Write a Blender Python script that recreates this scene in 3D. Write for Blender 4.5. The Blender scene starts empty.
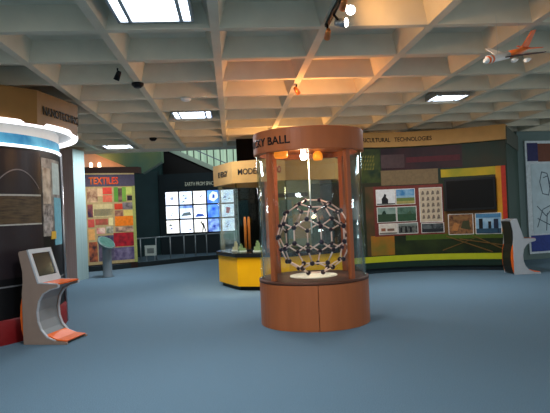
import bpy, bmesh, math, random
from mathutils import Vector, Matrix
random.seed(4)
scene = bpy.context.scene
COL = scene.collection
PI = math.pi

# ------------------------------------------------------------------ materials
def lin(c):
    out = []
    for v in c[:3]:
        v = v / 255.0
        out.append(v / 12.92 if v <= 0.04045 else ((v + 0.055) / 1.055) ** 2.4)
    return (*out, 1.0)

MATS = {}
def mat(name, rgb, rough=0.6, metal=0.0, noise=0.0, scale=8.0, emit=0.0, bump=0.0, spec=0.22, stretch=None, rgb2=None):
    """Principled material with a procedural noise variation of its colour."""
    if name in MATS: return MATS[name]
    m = bpy.data.materials.new(name); m.use_nodes = True
    nt = m.node_tree; b = nt.nodes['Principled BSDF']
    c = lin(rgb)
    b.inputs['Base Color'].default_value = c
    b.inputs['Roughness'].default_value = rough
    b.inputs['Metallic'].default_value = metal
    b.inputs['Specular IOR Level'].default_value = spec
    if noise > 0 or bump > 0 or rgb2:
        tc = nt.nodes.new('ShaderNodeTexCoord')
        mp = nt.nodes.new('ShaderNodeMapping')
        if stretch: mp.inputs['Scale'].default_value = stretch
        nt.links.new(tc.outputs['Object'], mp.inputs['Vector'])
        n = nt.nodes.new('ShaderNodeTexNoise'); n.inputs['Scale'].default_value = scale
        n.inputs['Detail'].default_value = 4
        nt.links.new(mp.outputs['Vector'], n.inputs['Vector'])
        r = nt.nodes.new('ShaderNodeValToRGB')
        r.color_ramp.elements[0].position = 0.3; r.color_ramp.elements[1].position = 0.7
        if rgb2:
            r.color_ramp.elements[0].color = c; r.color_ramp.elements[1].color = lin(rgb2)
        else:
            r.color_ramp.elements[0].color = (*[v * (1 - noise) for v in c[:3]], 1)
            r.color_ramp.elements[1].color = (*[min(1, v * (1 + noise)) for v in c[:3]], 1)
        nt.links.new(n.outputs['Fac'], r.inputs['Fac'])
        nt.links.new(r.outputs['Color'], b.inputs['Base Color'])
        if emit > 0: nt.links.new(r.outputs['Color'], b.inputs['Emission Color'])
        if bump > 0:
            bp = nt.nodes.new('ShaderNodeBump'); bp.inputs['Strength'].default_value = bump
            bp.inputs['Distance'].default_value = 0.01
            nt.links.new(n.outputs['Fac'], bp.inputs['Height'])
            nt.links.new(bp.outputs['Normal'], b.inputs['Normal'])
    if emit > 0:
        b.inputs['Emission Color'].default_value = c
        b.inputs['Emission Strength'].default_value = emit
    MATS[name] = m
    return m

def glass_mat(name, tint, gloss=0.12):
    if name in MATS: return MATS[name]
    m = bpy.data.materials.new(name); m.use_nodes = True
    nt = m.node_tree; nt.nodes.clear()
    o = nt.nodes.new('ShaderNodeOutputMaterial'); mx = nt.nodes.new('ShaderNodeMixShader')
    t = nt.nodes.new('ShaderNodeBsdfTransparent'); g = nt.nodes.new('ShaderNodeBsdfGlossy')
    lw = nt.nodes.new('ShaderNodeLayerWeight'); lw.inputs['Blend'].default_value = 0.5
    pw = nt.nodes.new('ShaderNodeMath'); pw.operation = 'POWER'; pw.inputs[1].default_value = 3.0
    f = nt.nodes.new('ShaderNodeMath'); f.operation = 'MULTIPLY_ADD'; f.inputs[1].default_value = 0.55; f.inputs[2].default_value = gloss * 0.25
    nt.links.new(lw.outputs['Facing'], pw.inputs[0]); nt.links.new(pw.outputs[0], f.inputs[0])
    t.inputs['Color'].default_value = (*tint, 1); g.inputs['Roughness'].default_value = 0.03
    g.inputs['Color'].default_value = (0.9, 0.95, 0.95, 1)
    nt.links.new(f.outputs[0], mx.inputs['Fac'])
    nt.links.new(t.outputs['BSDF'], mx.inputs[1]); nt.links.new(g.outputs['BSDF'], mx.inputs[2])
    nt.links.new(mx.outputs['Shader'], o.inputs['Surface'])
    MATS[name] = m
    return m

def c_(r, g, b, emit=0.0, rough=0.55):
    """plain printed colour, cached by value"""
    return mat('print_%d_%d_%d_%d' % (r, g, b, int(emit * 100)), (r, g, b), rough=rough, emit=emit, noise=0.12, scale=14)

M_CONC = mat('painted concrete', (216, 208, 186), rough=0.85, noise=0.06, scale=3.0, bump=0.1)
M_CARPET = mat('blue carpet', (100, 124, 140), rough=1.0, noise=0.16, scale=90.0, bump=0.4, spec=0.08)
M_DARK = mat('dark teal wall', (22, 36, 42), rough=0.7, noise=0.15, scale=2)
M_BLACK = mat('black paint', (14, 14, 16), rough=0.45)
M_WOOD = mat('red brown veneer', (172, 98, 58), rough=0.38, noise=0.10, scale=5.0, stretch=(1, 1, 0.15))
M_WOODP = mat('red brown post wood', (170, 92, 54), rough=0.35, noise=0.12, scale=6.0, stretch=(1, 1, 0.15))
M_TAN = mat('tan header board', (176, 134, 76), rough=0.55, noise=0.08, scale=4)
M_TAND = mat('drum header board', (128, 92, 46), rough=0.55, noise=0.10, scale=3)
M_YEL = mat('yellow laminate', (240, 176, 10), rough=0.4, noise=0.04, scale=3)
M_STEEL = mat('brushed steel', (170, 172, 174), rough=0.3, metal=0.9, noise=0.05, scale=20)
M_SILVER = mat('silver grey paint', (178, 182, 186), rough=0.4, metal=0.15, noise=0.04, scale=6)
M_TAUPE = mat('taupe grey laminate', (150, 128, 114), rough=0.5, noise=0.05, scale=6)
M_ORANGE = mat('orange laminate', (236, 104, 30), rough=0.4, noise=0.05, scale=6)
M_SCREEN = mat('dark screen glass', (34, 44, 46), rough=0.12, spec=0.6)
M_TUBE = mat('fluorescent diffuser', (226, 240, 255), emit=7.0)
M_GLASS = glass_mat('clear glass', (0.94, 0.97, 0.96))
M_WHITE = mat('white board', (225, 225, 220), rough=0.5, noise=0.03)

# ------------------------------------------------------------------ mesh builder
class MB:
    def __init__(self): self.bm = bmesh.new(); self.mats = []
    def mi(self, m):
        if m not in self.mats: self.mats.append(m)
        return self.mats.index(m)
    def face(self, pts, m):
        vs = [self.bm.verts.new(p) for p in pts]
        f = self.bm.faces.new(vs); f.material_index = self.mi(m); return f
    def prism(self, bot, top, m, m_top=None):
        """closed solid between two equal loops"""
        k = self.mi(m); n = len(bot)
        b = [self.bm.verts.new(p) for p in bot]; t = [self.bm.verts.new(p) for p in top]
        fs = [self.bm.faces.new(list(reversed(b)))]
        ft = self.bm.faces.new(t); fs.append(ft)
        for i in range(n):
            j = (i + 1) % n
            fs.append(self.bm.faces.new((b[i], b[j], t[j], t[i])))
        for f in fs: f.material_index = k
        if m_top: ft.material_index = self.mi(m_top)
    def box(self, a, b, m):
        x0, y0, z0 = a; x1, y1, z1 = b
        q = [(x0, y0), (x1, y0), (x1, y1), (x0, y1)]
        self.prism([(x, y, z0) for x, y in q], [(x, y, z1) for x, y in q], m)
    def ring(self, loops, m, smooth=True, close=True, cap=False):
        """skin a list of equal loops of points"""
        k = self.mi(m)
        V = [[self.bm.verts.new(p) for p in L] for L in loops]
        n = len(loops[0])
        for a, b in zip(V[:-1], V[1:]):
            for i in range(n if close else n - 1):
                j = (i + 1) % n
                f = self.bm.faces.new((a[i], a[j], b[j], b[i])); f.material_index = k; f.smooth = smooth
        if cap:
            f = self.bm.faces.new(list(reversed(V[0]))); f.material_index = k
            f = self.bm.faces.new(V[-1]); f.material_index = k
    def lathe(self, prof, m, n=48, c=(0, 0), smooth=True, cap=True):
        self.ring([[(c[0] + r * math.cos(2 * PI * i / n), c[1] + r * math.sin(2 * PI * i / n), z) for i in range(n)] for r, z in prof], m, smooth, True, cap)
    def tube(self, a, b, r, m, n=10, r2=None):
        a = Vector(a); b = Vector(b); d = (b - a).normalized()
        u = d.orthogonal().normalized(); v = d.cross(u)
        r2 = r if r2 is None else r2
        self.ring([[p + (u * math.cos(2 * PI * i / n) + v * math.sin(2 * PI * i / n)) * rr for i in range(n)] for p, rr in ((a, r), (b, r2))], m, True, True, True)
    def ball(self, c, r, m, seg=10, sx=1, sy=1, sz=1):
        k = self.mi(m)
        ret = bmesh.ops.create_uvsphere(self.bm, u_segments=seg, v_segments=max(6, seg // 2 + 2), radius=r,
                                        matrix=Matrix.Translation(c) @ Matrix.Diagonal((sx, sy, sz, 1)))
        for v in ret['verts']:
            for f in v.link_faces: f.material_index = k; f.smooth = True
    def build(self, name, parent=None, bevel=0.0, fix=True):
        if fix: bmesh.ops.recalc_face_normals(self.bm, faces=self.bm.faces[:])
        me = bpy.data.meshes.new(name); self.bm.to_mesh(me); self.bm.free()
        for m in self.mats: me.materials.append(m)
        o = bpy.data.objects.new(name, me); COL.objects.link(o)
        if parent: o.parent = parent
        if bevel > 0:
            md = o.modifiers.new('bevel', 'BEVEL'); md.width = bevel; md.segments = 2; md.limit_method = 'ANGLE'
        return o

def empty(name, loc=(0, 0, 0), rz=0.0):
    o = bpy.data.objects.new(name, None); COL.objects.link(o)
    o.location = loc; o.rotation_euler = (0, 0, rz); o.empty_display_size = 0.1
    return o
def tag(o, label, cat, group=None):
    o['label'] = label; o['category'] = cat
    if group: o['group'] = group
    return o
def struct(o): o['kind'] = 'structure'; return o
def copy_tree(root):
    r = root.copy(); COL.objects.link(r)
    for ch in list(root.children):
        c = ch.copy(); COL.objects.link(c); c.parent = r
        for g in list(ch.children):
            d = g.copy(); COL.objects.link(d); d.parent = c
    return r

# letters as mesh, laid on any surface: fn(x, y, off) -> point
def text_mesh(name, s, height, fn, m, parent, depth=0.006, width=None, bold=0.0):
    cu = bpy.data.curves.new('lettering', 'FONT'); cu.body = s; cu.size = 1.0; cu.offset = bold
    cu.resolution_u = 3
    ob = bpy.data.objects.new('lettering_curve', cu); COL.objects.link(ob)
    bpy.context.view_layer.update()
    me = bpy.data.meshes.new_from_object(ob.evaluated_get(bpy.context.evaluated_depsgraph_get()))
    bpy.data.objects.remove(ob)
    xs = [v.co.x for v in me.vertices]; ys = [v.co.y for v in me.vertices]
    x0, x1, y0, y1 = min(xs), max(xs), min(ys), max(ys)
    sy = height / (y1 - y0); sx = sy if width is None else width / (x1 - x0)
    bm = bmesh.new(); bm.from_mesh(me); bpy.data.meshes.remove(me)
    r = bmesh.ops.extrude_face_region(bm, geom=bm.faces[:])
    top = {v for v in r['geom'] if isinstance(v, bmesh.types.BMVert)}
    for v in bm.verts:
        v.co = Vector(fn((v.co.x - x0) * sx, (v.co.y - y0) * sy, depth if v in top else 0.001))
    bmesh.ops.recalc_face_normals(bm, faces=bm.faces[:])
    me = bpy.data.meshes.new(name); bm.to_mesh(me); bm.free()
    me.materials.append(m)
    o = bpy.data.objects.new(name, me); COL.objects.link(o)
    if parent: o.parent = parent
    return o

def patch(mb, fn, u0, u1, v0, v1, off, m, n=1, th=None):
    """thin slab on a surface fn(u, v, off); stands from the surface out to off"""
    lo = 0.0 if th is None else off - th
    us = [u0 + (u1 - u0) * i / n for i in range(n + 1)]
    loops = [[fn(u, v0, lo), fn(u, v0, off), fn(u, v1, off), fn(u, v1, lo)] for u in us]
    mb.ring(loops, m, smooth=False, close=True, cap=True)
def poly(mb, fn, pts, off, m):
    mb.prism([fn(u, v, 0.0005) for u, v in pts], [fn(u, v, off) for u, v in pts], m)

# ------------------------------------------------------------------ camera
F, ROLL, HC = 560.0, math.radians(2.5), 1.67
P = math.atan(5.5 / F)
cam_d = bpy.data.cameras.new('camera'); cam_d.sensor_width = 36.0; cam_d.lens = 36.0 * F / 550.0
cam = bpy.data.objects.new('camera', cam_d); COL.objects.link(cam)
f0 = Vector((0, math.cos(P), math.sin(P))); u0 = Vector((0, -math.sin(P), math.cos(P))); r0 = Vector((1, 0, 0))
right = r0 * math.cos(ROLL) - u0 * math.sin(ROLL); up = r0 * math.sin(ROLL) + u0 * math.cos(ROLL)
mw = Matrix((right, up, -f0)).transposed().to_4x4(); mw.translation = (0, 0, HC)
cam.matrix_world = mw
scene.camera = cam

# the room's own axes are turned 4.5 degrees from the view
TH = math.radians(4.5); E1 = (math.cos(TH), math.sin(TH)); E2 = (-math.sin(TH), math.cos(TH))
def rm(a, b, z): return (E1[0] * a + E2[0] * b, E1[1] * a + E2[1] * b, z)
ZC = 3.67

# ------------------------------------------------------------------ floor, ceiling
mb = MB()
mb.prism([rm(-13, -6, -0.1), rm(13, -6, -0.1), rm(13, 29, -0.1), rm(-13, 29, -0.1)],
         [rm(-13, -6, 0), rm(13, -6, 0), rm(13, 29, 0), rm(-13, 29, 0)], M_CARPET)
struct(mb.build('floor'))

A0, B0, PA, PB, CD = -0.09, 6.07, 1.2, 1.17, 0.25
def cell(i, j): return A0 + PA * i, B0 + PB * j
mb = MB()
for i in range(-9, 10):
    for j in range(-9, 9):
        a, b = cell(i, j)
        hw, ht = 0.05, 0.13
        o4 = [(a, b), (a + PA, b), (a + PA, b + PB), (a, b + PB)]
        i4 = [(a + hw, b + hw), (a + PA - hw, b + hw), (a + PA - hw, b + PB - hw), (a + hw, b + PB - hw)]
        t4 = [(a + ht, b + ht), (a + PA - ht, b + ht), (a + PA - ht, b + PB - ht), (a + ht, b + PB - ht)]
        for k in range(4):
            l = (k + 1) % 4
            mb.face([rm(*o4[k], ZC), rm(*i4[k], ZC), rm(*i4[l], ZC), rm(*o4[l], ZC)], M_CONC)
            mb.face([rm(*i4[k], ZC), rm(*t4[k], ZC + CD), rm(*t4[l], ZC + CD), rm(*i4[l], ZC)], M_CONC)
        mb.face([rm(*t4[k], ZC + CD) for k in range(4)], M_CONC)
# solid margin at the far edge, with its fascia
aL, bE = cell(-9, 9); aR = cell(10, 0)[0]
mb.prism([rm(aL, bE, ZC), rm(1.6, bE, ZC), rm(1.6, bE + 0.75, ZC), rm(aL, bE + 0.75, ZC)],
         [rm(aL, bE, ZC + 0.6), rm(1.6, bE, ZC + 0.6), rm(1.6, bE + 0.75, ZC + 0.6), rm(aL, bE + 0.75, ZC + 0.6)], M_CONC)
mb.prism([rm(1.6, bE, ZC), rm(aR, bE, ZC), rm(aR, bE + 4, ZC), rm(1.6, bE + 4, ZC)],
         [rm(1.6, bE, ZC + 0.6), rm(aR, bE, ZC + 0.6), rm(aR, bE + 4, ZC + 0.6), rm(1.6, bE + 4, ZC + 0.6)], M_CONC)
mb.face([rm(aL, -5, ZC + 0.62), rm(aR, -5, ZC + 0.62), rm(aR, bE, ZC + 0.62), rm(aL, bE, ZC + 0.62)], M_CONC)
o = struct(mb.build('ceiling', fix=False))

# columns
mb = MB()
q = [(-6.2, 15.75), (-5.54, 15.5), (-5.43, 16.1), (-6.05, 16.35)]
M_PINKC = mat('rose grey column cladding', (214, 176, 166), rough=0.6, rgb2=(228, 200, 190), scale=9, stretch=(3, 3, 0.03))
M_TEALC = mat('pale teal column cladding', (150, 176, 176), rough=0.5, rgb2=(170, 192, 190), scale=7, stretch=(3, 3, 0.03))
mb.prism([(x, y, 0) for x, y in q], [(x, y, ZC) for x, y in q], M_PINKC)
col = mb.build('column'); struct(col)
col.data.materials.append(M_TEALC)
for p_ in col.data.polygons:
    if p_.normal.x > 0.5: p_.material_index = 1
mb = MB(); mb.box((-0.97, 15.0, 0), (-0.40, 15.6, ZC), mat('matt black column', (8, 8, 9), rough=0.95, spec=0.05)); struct(mb.build('column_dark'))

# ------------------------------------------------------------------ fluorescent fixtures in the coffers
def make_light():
    r = empty('ceiling_light')
    mb = MB()
    w, d = 0.39, 0.39
    for a, b in (((-w, -d), (w, -d + .03)), ((-w, d - .03), (w, d)), ((-w, -d), (-w + .03, d)), ((w - .03, -d), (w, d)), ((-0.28, -d), (-0.24, d)), ((0.24, -d), (0.28, d))):
        mb.box((a[0], a[1], 0.0), (b[0], b[1], 0.08), M_STEEL)
    mb.box((-w, -d, 0.08), (w, d, 0.10), M_SILVER)
    mb.build('frame', r)
    for x0, x1 in ((-0.36, -0.28), (-0.24, 0.24), (0.28, 0.36)):
        mb = MB(); mb.box((x0, -0.36, 0.02), (x1, 0.36, 0.075), M_TUBE); mb.build('diffuser', r)
    for x in (-0.3, 0.3):
        mb = MB(); mb.tube((x, 0, 0.10), (x, 0, CD - 0.02), 0.012, M_STEEL); mb.build('hanger', r)
    return r
GL = 'fluorescent lights set in the ceiling coffers'
proto = make_light()
lights = [(-1, -1, 'largest square fluorescent ceiling light, nearest the camera at top left'),
          (-1, 4, 'square fluorescent ceiling light above the wall of screens'),
          (-3, 8, 'small distant fluorescent ceiling light near the textile panel'),
          (3, 4, 'fluorescent ceiling light above the farming mural wall')]
for k, (i, j, lab) in enumerate(lights):
    o = proto if k == 0 else copy_tree(proto)
    a, b = cell(i, j)
    o.location = rm(a + PA / 2, b + PB / 2 + (0.05 if k else 0.0), ZC + 0.02); o.rotation_euler = (0, 0, TH)
    if i == 3: o.location = rm(4.2, 10.36, ZC + 0.02); o.scale = (0.85, 0.7, 1)
    tag(o, lab, 'ceiling light', GL)
# more such fixtures, added unseen behind the camera to light the room evenly
for (i, j) in ((-1, -6), (3, -6), (-5, -6)):
    o = copy_tree(proto); a, b = cell(i, j)
    o.location = rm(a + PA / 2, b + PB / 2, ZC + 0.02); o.rotation_euler = (0, 0, TH)
    tag(o, 'square fluorescent ceiling light added behind the viewpoint, out of view', 'ceiling light', GL)

# ------------------------------------------------------------------ small ceiling things
def spot_head(name, loc, aim, label, rgb=(255, 240, 225), e=14.0, parent=None, body=M_STEEL, r=0.05, L=0.13, off=(0, 0, -0.10)):
    root = empty(name, loc)
    d = (Vector(aim) - Vector(loc)).normalized()
    mb = MB(); mb.tube((0, 0, 0), Vector(off) * 0.8, 0.012, M_BLACK)
    mb.build('stem', root)
    c = Vector(off); a = c - d * L * 0.5; b = c + d * L * 0.5
    mb = MB()
    u = d.orthogonal().normalized(); v = d.cross(u)
    loops = [[p + (u * math.cos(2 * PI * i / 16) + v * math.sin(2 * PI * i / 16)) * rr for i in range(16)]
             for p, rr in ((a, r * 0.6), (a + d * 0.03, r * 0.85), (b, r), (b - d * 0.015, r * 0.85))]
    mb.ring(loops, body, True, True, True); mb.build('lamp_housing', root)
    mb = MB(); mb.tube(b - d * 0.012, b - d * 0.002, r * 0.84, mat('spot lamp %d' % int(e), rgb, emit=e), 16); mb.build('lamp', root)
    return root
TR0 = rm(1.11, 4.3, ZC - 0.001); TR1 = rm(1.11, 6.2, ZC - 0.001)
mb = MB()
mb.prism([rm(1.09, 4.6, ZC - .035), rm(1.13, 4.6, ZC - .035), rm(1.13, 5.95, ZC - .035), rm(1.09, 5.95, ZC - .035)],
         [rm(1.09, 4.6, ZC), rm(1.13, 4.6, ZC), rm(1.13, 5.95, ZC), rm(1.09, 5.95, ZC)], M_BLACK)
tag(mb.build('lighting_track'), 'black lighting track fixed under the ceiling beam at top centre', 'light track')
GS = 'track spotlights under the ceiling beam'
s = spot_head('track_spotlight', rm(1.11, 5.23, ZC - .038), (0.6, 3.2, 2.9), '', e=20.0, off=(0.10, 0.02, -0.07))
tag(s, 'upper bright track spotlight with round white lamp at top centre', 'spotlight', GS)
s = spot_head('track_spotlight', rm(1.11, 5.55, ZC - .038), (2.2, 4.6, 3.3), '', e=20.0, off=(0.08, 0.05, -0.07))
tag(s, 'lower bright track spotlight seen edge on at top centre', 'spotlight', GS)
M_COP = mat('copper lamp housing', (214, 128, 70), rough=0.3, metal=0.6)
s = spot_head('track_spotlight', rm(1.10, 5.0, ZC - .038), (0.5, 8.4, 2.5), '', e=2.0, body=M_COP, r=0.035)
tag(s, 'small copper track spotlight nearest the top edge of the photo', 'spotlight', GS)
s = spot_head('track_spotlight', rm(1.10, 5.85, ZC - .038), (0.5, 8.4, 2.5), '', e=2.0, body=M_COP, r=0.035)
tag(s, 'small copper track spotlight at the far end of the track', 'spotlight', GS)
s = spot_head('ceiling_spotlight', rm(1.11, 8.75, ZC), (0.9, 9.6, 3.0), '', e=6.0, body=M_COP, r=0.04)
tag(s, 'small copper spotlight on the ceiling beam above the buckyball case', 'spotlight')
s = spot_head('ceiling_spotlight', rm(-1.42, 7.55, ZC), (-2.6, 7.6, 2.4), '', e=0.6, body=M_BLACK, r=0.04)
tag(s, 'small black spotlight hanging from the beam at upper left', 'spotlight')
mb = MB(); mb.lathe([(0.09, 0), (0.09, -0.03), (0.05, -0.07)], M_BLACK, 20); o = mb.build('smoke_detector'); o.location = rm(-1.30, 8.42, ZC)
tag(o, 'flat black disc detector on a beam crossing at upper left', 'detector')
mb = MB(); mb.lathe([(0.09, 0), (0.085, -0.04), (0.04, -0.06)], M_WHITE, 20); o = mb.build('smoke_detector'); o.location = rm(-0.68, 9.56, ZC)
tag(o, 'small white round detector on the ceiling beam in front of the second light', 'detector')
mb = MB(); mb.lathe([(0.10, 0), (0.09, -0.04), (0.05, -0.08)], M_BLACK, 20); o = mb.build('smoke_detector'); o.location = rm(-1.88, 14.28, ZC)
tag(o, 'tiny dark detector on the ceiling beyond the second light', 'detector')

# ------------------------------------------------------------------ buckyball display case
CX, CY = 0.54, 8.5
case = empty('display_case', (CX, CY, 0))
tag(case, 'tall round glass display case on a red-brown wooden base, lettered Bucky Ball', 'display case')
mb = MB()
for k in range(2):
    n = 30; a0 = -PI / 2 + k * PI + 0.004; a1 = a0 + PI - 0.008
    pr = [(math.cos(a0 + (a1 - a0) * i / n) * 0.82, math.sin(a0 + (a1 - a0) * i / n) * 0.82) for i in range(n + 1)]
    mb.prism([(x, y, 0.0) for x, y in pr], [(x, y, 0.635) for x, y in pr], M_WOOD)
base = mb.build('base', case, 0.004)
mb = MB(); mb.lathe([(0.81, 0.635), (0.825, 0.64), (0.825, 0.675), (0.81, 0.68)], mat('dark brown platform', (92, 58, 44), rough=0.5, noise=0.1), 64); mb.build('platform', case)
mb = MB(); mb.lathe([(0.36, 0.68), (0.36, 0.692), (0.35, 0.695)], mat('white disc board', (255, 250, 236), rough=0.5), 48); o = mb.build('display_disc', case); o['label'] = 'bright white round disc'
mb = MB()
n = 72
def arcwall(mb, r0_, r1_, z0, z1, m, n=72):
    L = []
    for r, z in ((r0_, z0), (r1_, z0), (r1_, z1), (r0_, z1), (r0_, z0)):
        L.append([(r * math.cos(2 * PI * i / n), r * math.sin(2 * PI * i / n), z) for i in range(n)])
    mb.ring(L, m)
arcwall(mb, 0.765, 0.775, 0.68, 2.53, M_GLASS)
mb.build('glass_wall', case)
for ang in (-90 - 51, -90 + 41, 90 + 44, 90 - 46):
    a = math.radians(ang); mb = MB()
    c, s_ = math.cos(a), math.sin(a); ra = 0.765; 
    pts = [(ra + 0.03, -0.038), (ra + 0.03, 0.038), (ra - 0.03, 0.038), (ra - 0.03, -0.038)]
    pts = [(c * x - s_ * y, s_ * x + c * y) for x, y in pts]
    mb.prism([(x, y, 0.68) for x, y in pts], [(x, y, 2.53) for x, y in pts], M_WOODP); mb.build('post', case, 0.004)
for ang in (-90 - 78, -90 + 68):
    a = math.radians(ang); mb = MB()
    mb.tube((0.785 * math.cos(a), 0.785 * math.sin(a), 0.68), (0.785 * math.cos(a), 0.785 * math.sin(a), 2.53), 0.022, glass_mat('edge glass tube', (0.8, 0.86, 0.85)), 12)
    mb.build('glass_tube', case)
mb = MB()
mb.lathe([(0.3, 2.60), (0.74, 2.60), (0.74, 2.52), (0.825, 2.52), (0.83, 2.53), (0.83, 2.83), (0.815, 2.84), (0.74, 2.84), (0.74, 2.70), (0.3, 2.70)], M_WOOD, 72, smooth=False)
hdr = mb.build('header', case)
def bucky_fn(x, y, off):
    a = -PI / 2 + math.radians(-88) + x / 0.83
    return ((0.83 + off) * math.cos(a), (0.83 + off) * math.sin(a), 2.615 + y)
text_mesh('lettering', 'BUCKY BALL', 0.115, bucky_fn, M_BLACK, hdr, width=0.97, bold=0.015)
mb = MB(); mb.tube((0, 0, 1.32), (0, 0, 2.60), 0.011, mat('clear acrylic rod', (215, 228, 226), rough=0.1), 10); mb.build('hanging_rod', case)
# amber cups and bulb under the header; smaller cup models a glass reflection
M_AMB = mat('amber lamp and glint', (240, 140, 40), rough=0.35, emit=0.8)
for (x, y, big) in ((-0.42, -0.25, 1), (0.17, 0.35, 0)):
    mb = MB(); r = 0.10 if big else 0.075
    mb.lathe([(r * 0.55, 2.60), (r, 2.56), (r * 1.05, 2.50), (r * 0.9, 2.46), (r * 0.8, 2.47)], M_AMB, 20, (x, y), cap=False); mb.build('lamp_and_glint', case)
mb = MB(); mb.lathe([(0.035, 2.60), (0.035, 2.53), (0.05, 2.50), (0.045, 2.45), (0.02, 2.43)], mat('halogen bulb', (255, 250, 245), emit=25.0), 16, (-0.08, -0.1)); mb.build('bulb', case)

# buckyball: 60 atoms, 90 bonds
phi = (1 + 5 ** 0.5) / 2
vs = set()
for base_ in ((0, 1, 3 * phi), (1, 2 + phi, 2 * phi), (phi, 2, 2 * phi + 1)):
    for sx in (1, -1):
        for sy in (1, -1):
            for sz in (1, -1):
                p_ = (base_[0] * sx, base_[1] * sy, base_[2] * sz)
                for k in range(3):
                    vs.add(tuple(round(q, 5) + 0.0 for q in (p_[k:] + p_[:k])))
vs = sorted(vs)
Rb = 0.56
rot = Matrix.Rotation(math.radians(-5), 3, 'X') @ Matrix.Rotation(math.radians(7), 3, 'Z') @ Matrix.Rotation(math.radians(90), 3, 'Y')
pv = [rot @ Vector(v) for v in vs]
sc = Rb / pv[0].length
pv = [p_ * sc for p_ in pv]
zmin = min(p_.z for p_ in pv)
ball = empty('buckyball_model', (CX + 0.03, CY, 0.695 + 0.038))
tag(ball, 'large open ball model of dark atoms joined by pale rods inside the round glass case', 'molecule model')
M_ATOM = mat('dark plum atom', (44, 24, 38), rough=0.3)
M_BOND = mat('pale pink rod', (238, 208, 198), rough=0.35)
elen = min((pv[0] - q).length for q in pv[1:])
zo = Vector((0, 0, -zmin))
mesh_atom = None
for p_ in pv:
    if mesh_atom is None:
        mb = MB(); mb.ball((0, 0, 0), 0.037, M_ATOM, 12); o = mb.build('atom', ball); mesh_atom = o.data
    else:
        o = bpy.data.objects.new('atom', mesh_atom); COL.objects.link(o); o.parent = ball
    o.location = p_ + zo
for i in range(60):
    for j in range(i + 1, 60):
        if (pv[i] - pv[j]).length < elen * 1.05:
            mb = MB(); mb.tube(pv[i] + zo, pv[j] + zo, 0.011, M_BOND, 8); mb.build('bond', ball)

# ------------------------------------------------------------------ yellow octagonal case behind
YX, YY, YR = 0.165, 13.29, 1.57
yc = empty('display_case', (YX, YY, 0))
tag(yc, 'wide octagonal display case with bright yellow base and tan header behind the round case', 'display case')
def octo(r, z, dz=0): return [(r * math.cos(math.radians(3 + 45 * k)), r * math.sin(math.radians(3 + 45 * k)), z) for k in range(8)]
def octprism(mb, r, z0, z1, m): mb.prism(octo(r, z0), octo(r, z1), m)
mb = MB(); octprism(mb, YR - 0.10, 0, 0.09, M_BLACK); mb.build('plinth', yc)
mb = MB(); octprism(mb, YR - 0.02, 0.09, 0.72, M_YEL); mb.build('base', yc, 0.008)
mb = MB(); octprism(mb, YR + 0.03, 0.72, 0.81, mat('black rim', (26, 30, 32), rough=0.25)); mb.build('rim', yc, 0.008)
for k in range(8):
    a = octo(YR - 0.08, 0)[k]; b = octo(YR - 0.08, 0)[(k + 1) % 8]
    d = Vector(b) - Vector(a); nn = Vector((d.y, -d.x, 0)).normalized() * 0.006
    mb = MB(); q = [Vector(a) + nn, Vector(b) + nn, Vector(b) - nn, Vector(a) - nn]
    mb.prism([(p_.x, p_.y, 0.81) for p_ in q], [(p_.x, p_.y, 2.33) for p_ in q], M_GLASS); mb.build('glass_pane', yc)
mb = MB()
loops = [octo(r, z) for r, z in ((YR - 0.15, 2.33), (YR + 0.02, 2.33), (YR + 0.02, 2.80), (YR - 0.15, 2.80), (YR - 0.15, 2.33))]
mb.ring(loops, M_TAN, smooth=False); hd = mb.build('header', yc)
mb = MB(); octprism(mb, YR - 0.16, 2.50, 2.54, M_BLACK); mb.build('top_panel', yc)
def oct_fn(k, x0, z0):
    a = Vector(octo(YR + 0.02, 0)[k]); b = Vector(octo(YR + 0.02, 0)[k + 1]); d = (b - a).normalized(); nn = Vector((d.y, -d.x, 0))
    return lambda x, y, off: tuple(a + d * (x0 + x) + nn * off + Vector((0, 0, z0 + y)))
text_mesh('lettering', 'ENERGY', 0.13, oct_fn(4, 0.35, 2.50), M_BLACK, hd, width=0.6, bold=0.02)
text_mesh('lettering', 'MODELS IN', 0.13, oct_fn(5, 0.14, 2.50), M_BLACK, hd, width=0.76, bold=0.02)
text_mesh('lettering', 'DO', 0.15, oct_fn(5, 0.98, 2.49), mat('red lettering', (150, 50, 40)), hd, width=0.0001 + 0.14, bold=0.02)
# corner posts
for k in (4, 5, 7, 6):
    a = octo(YR - 0.08, 0)[k]; mb = MB(); mb.tube((a[0], a[1], 0.81), (a[0], a[1], 2.33), 0.02, glass_mat('edge glass tube', (0.8, 0.86, 0.85)), 10); mb.build('corner_tube', yc)

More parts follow.
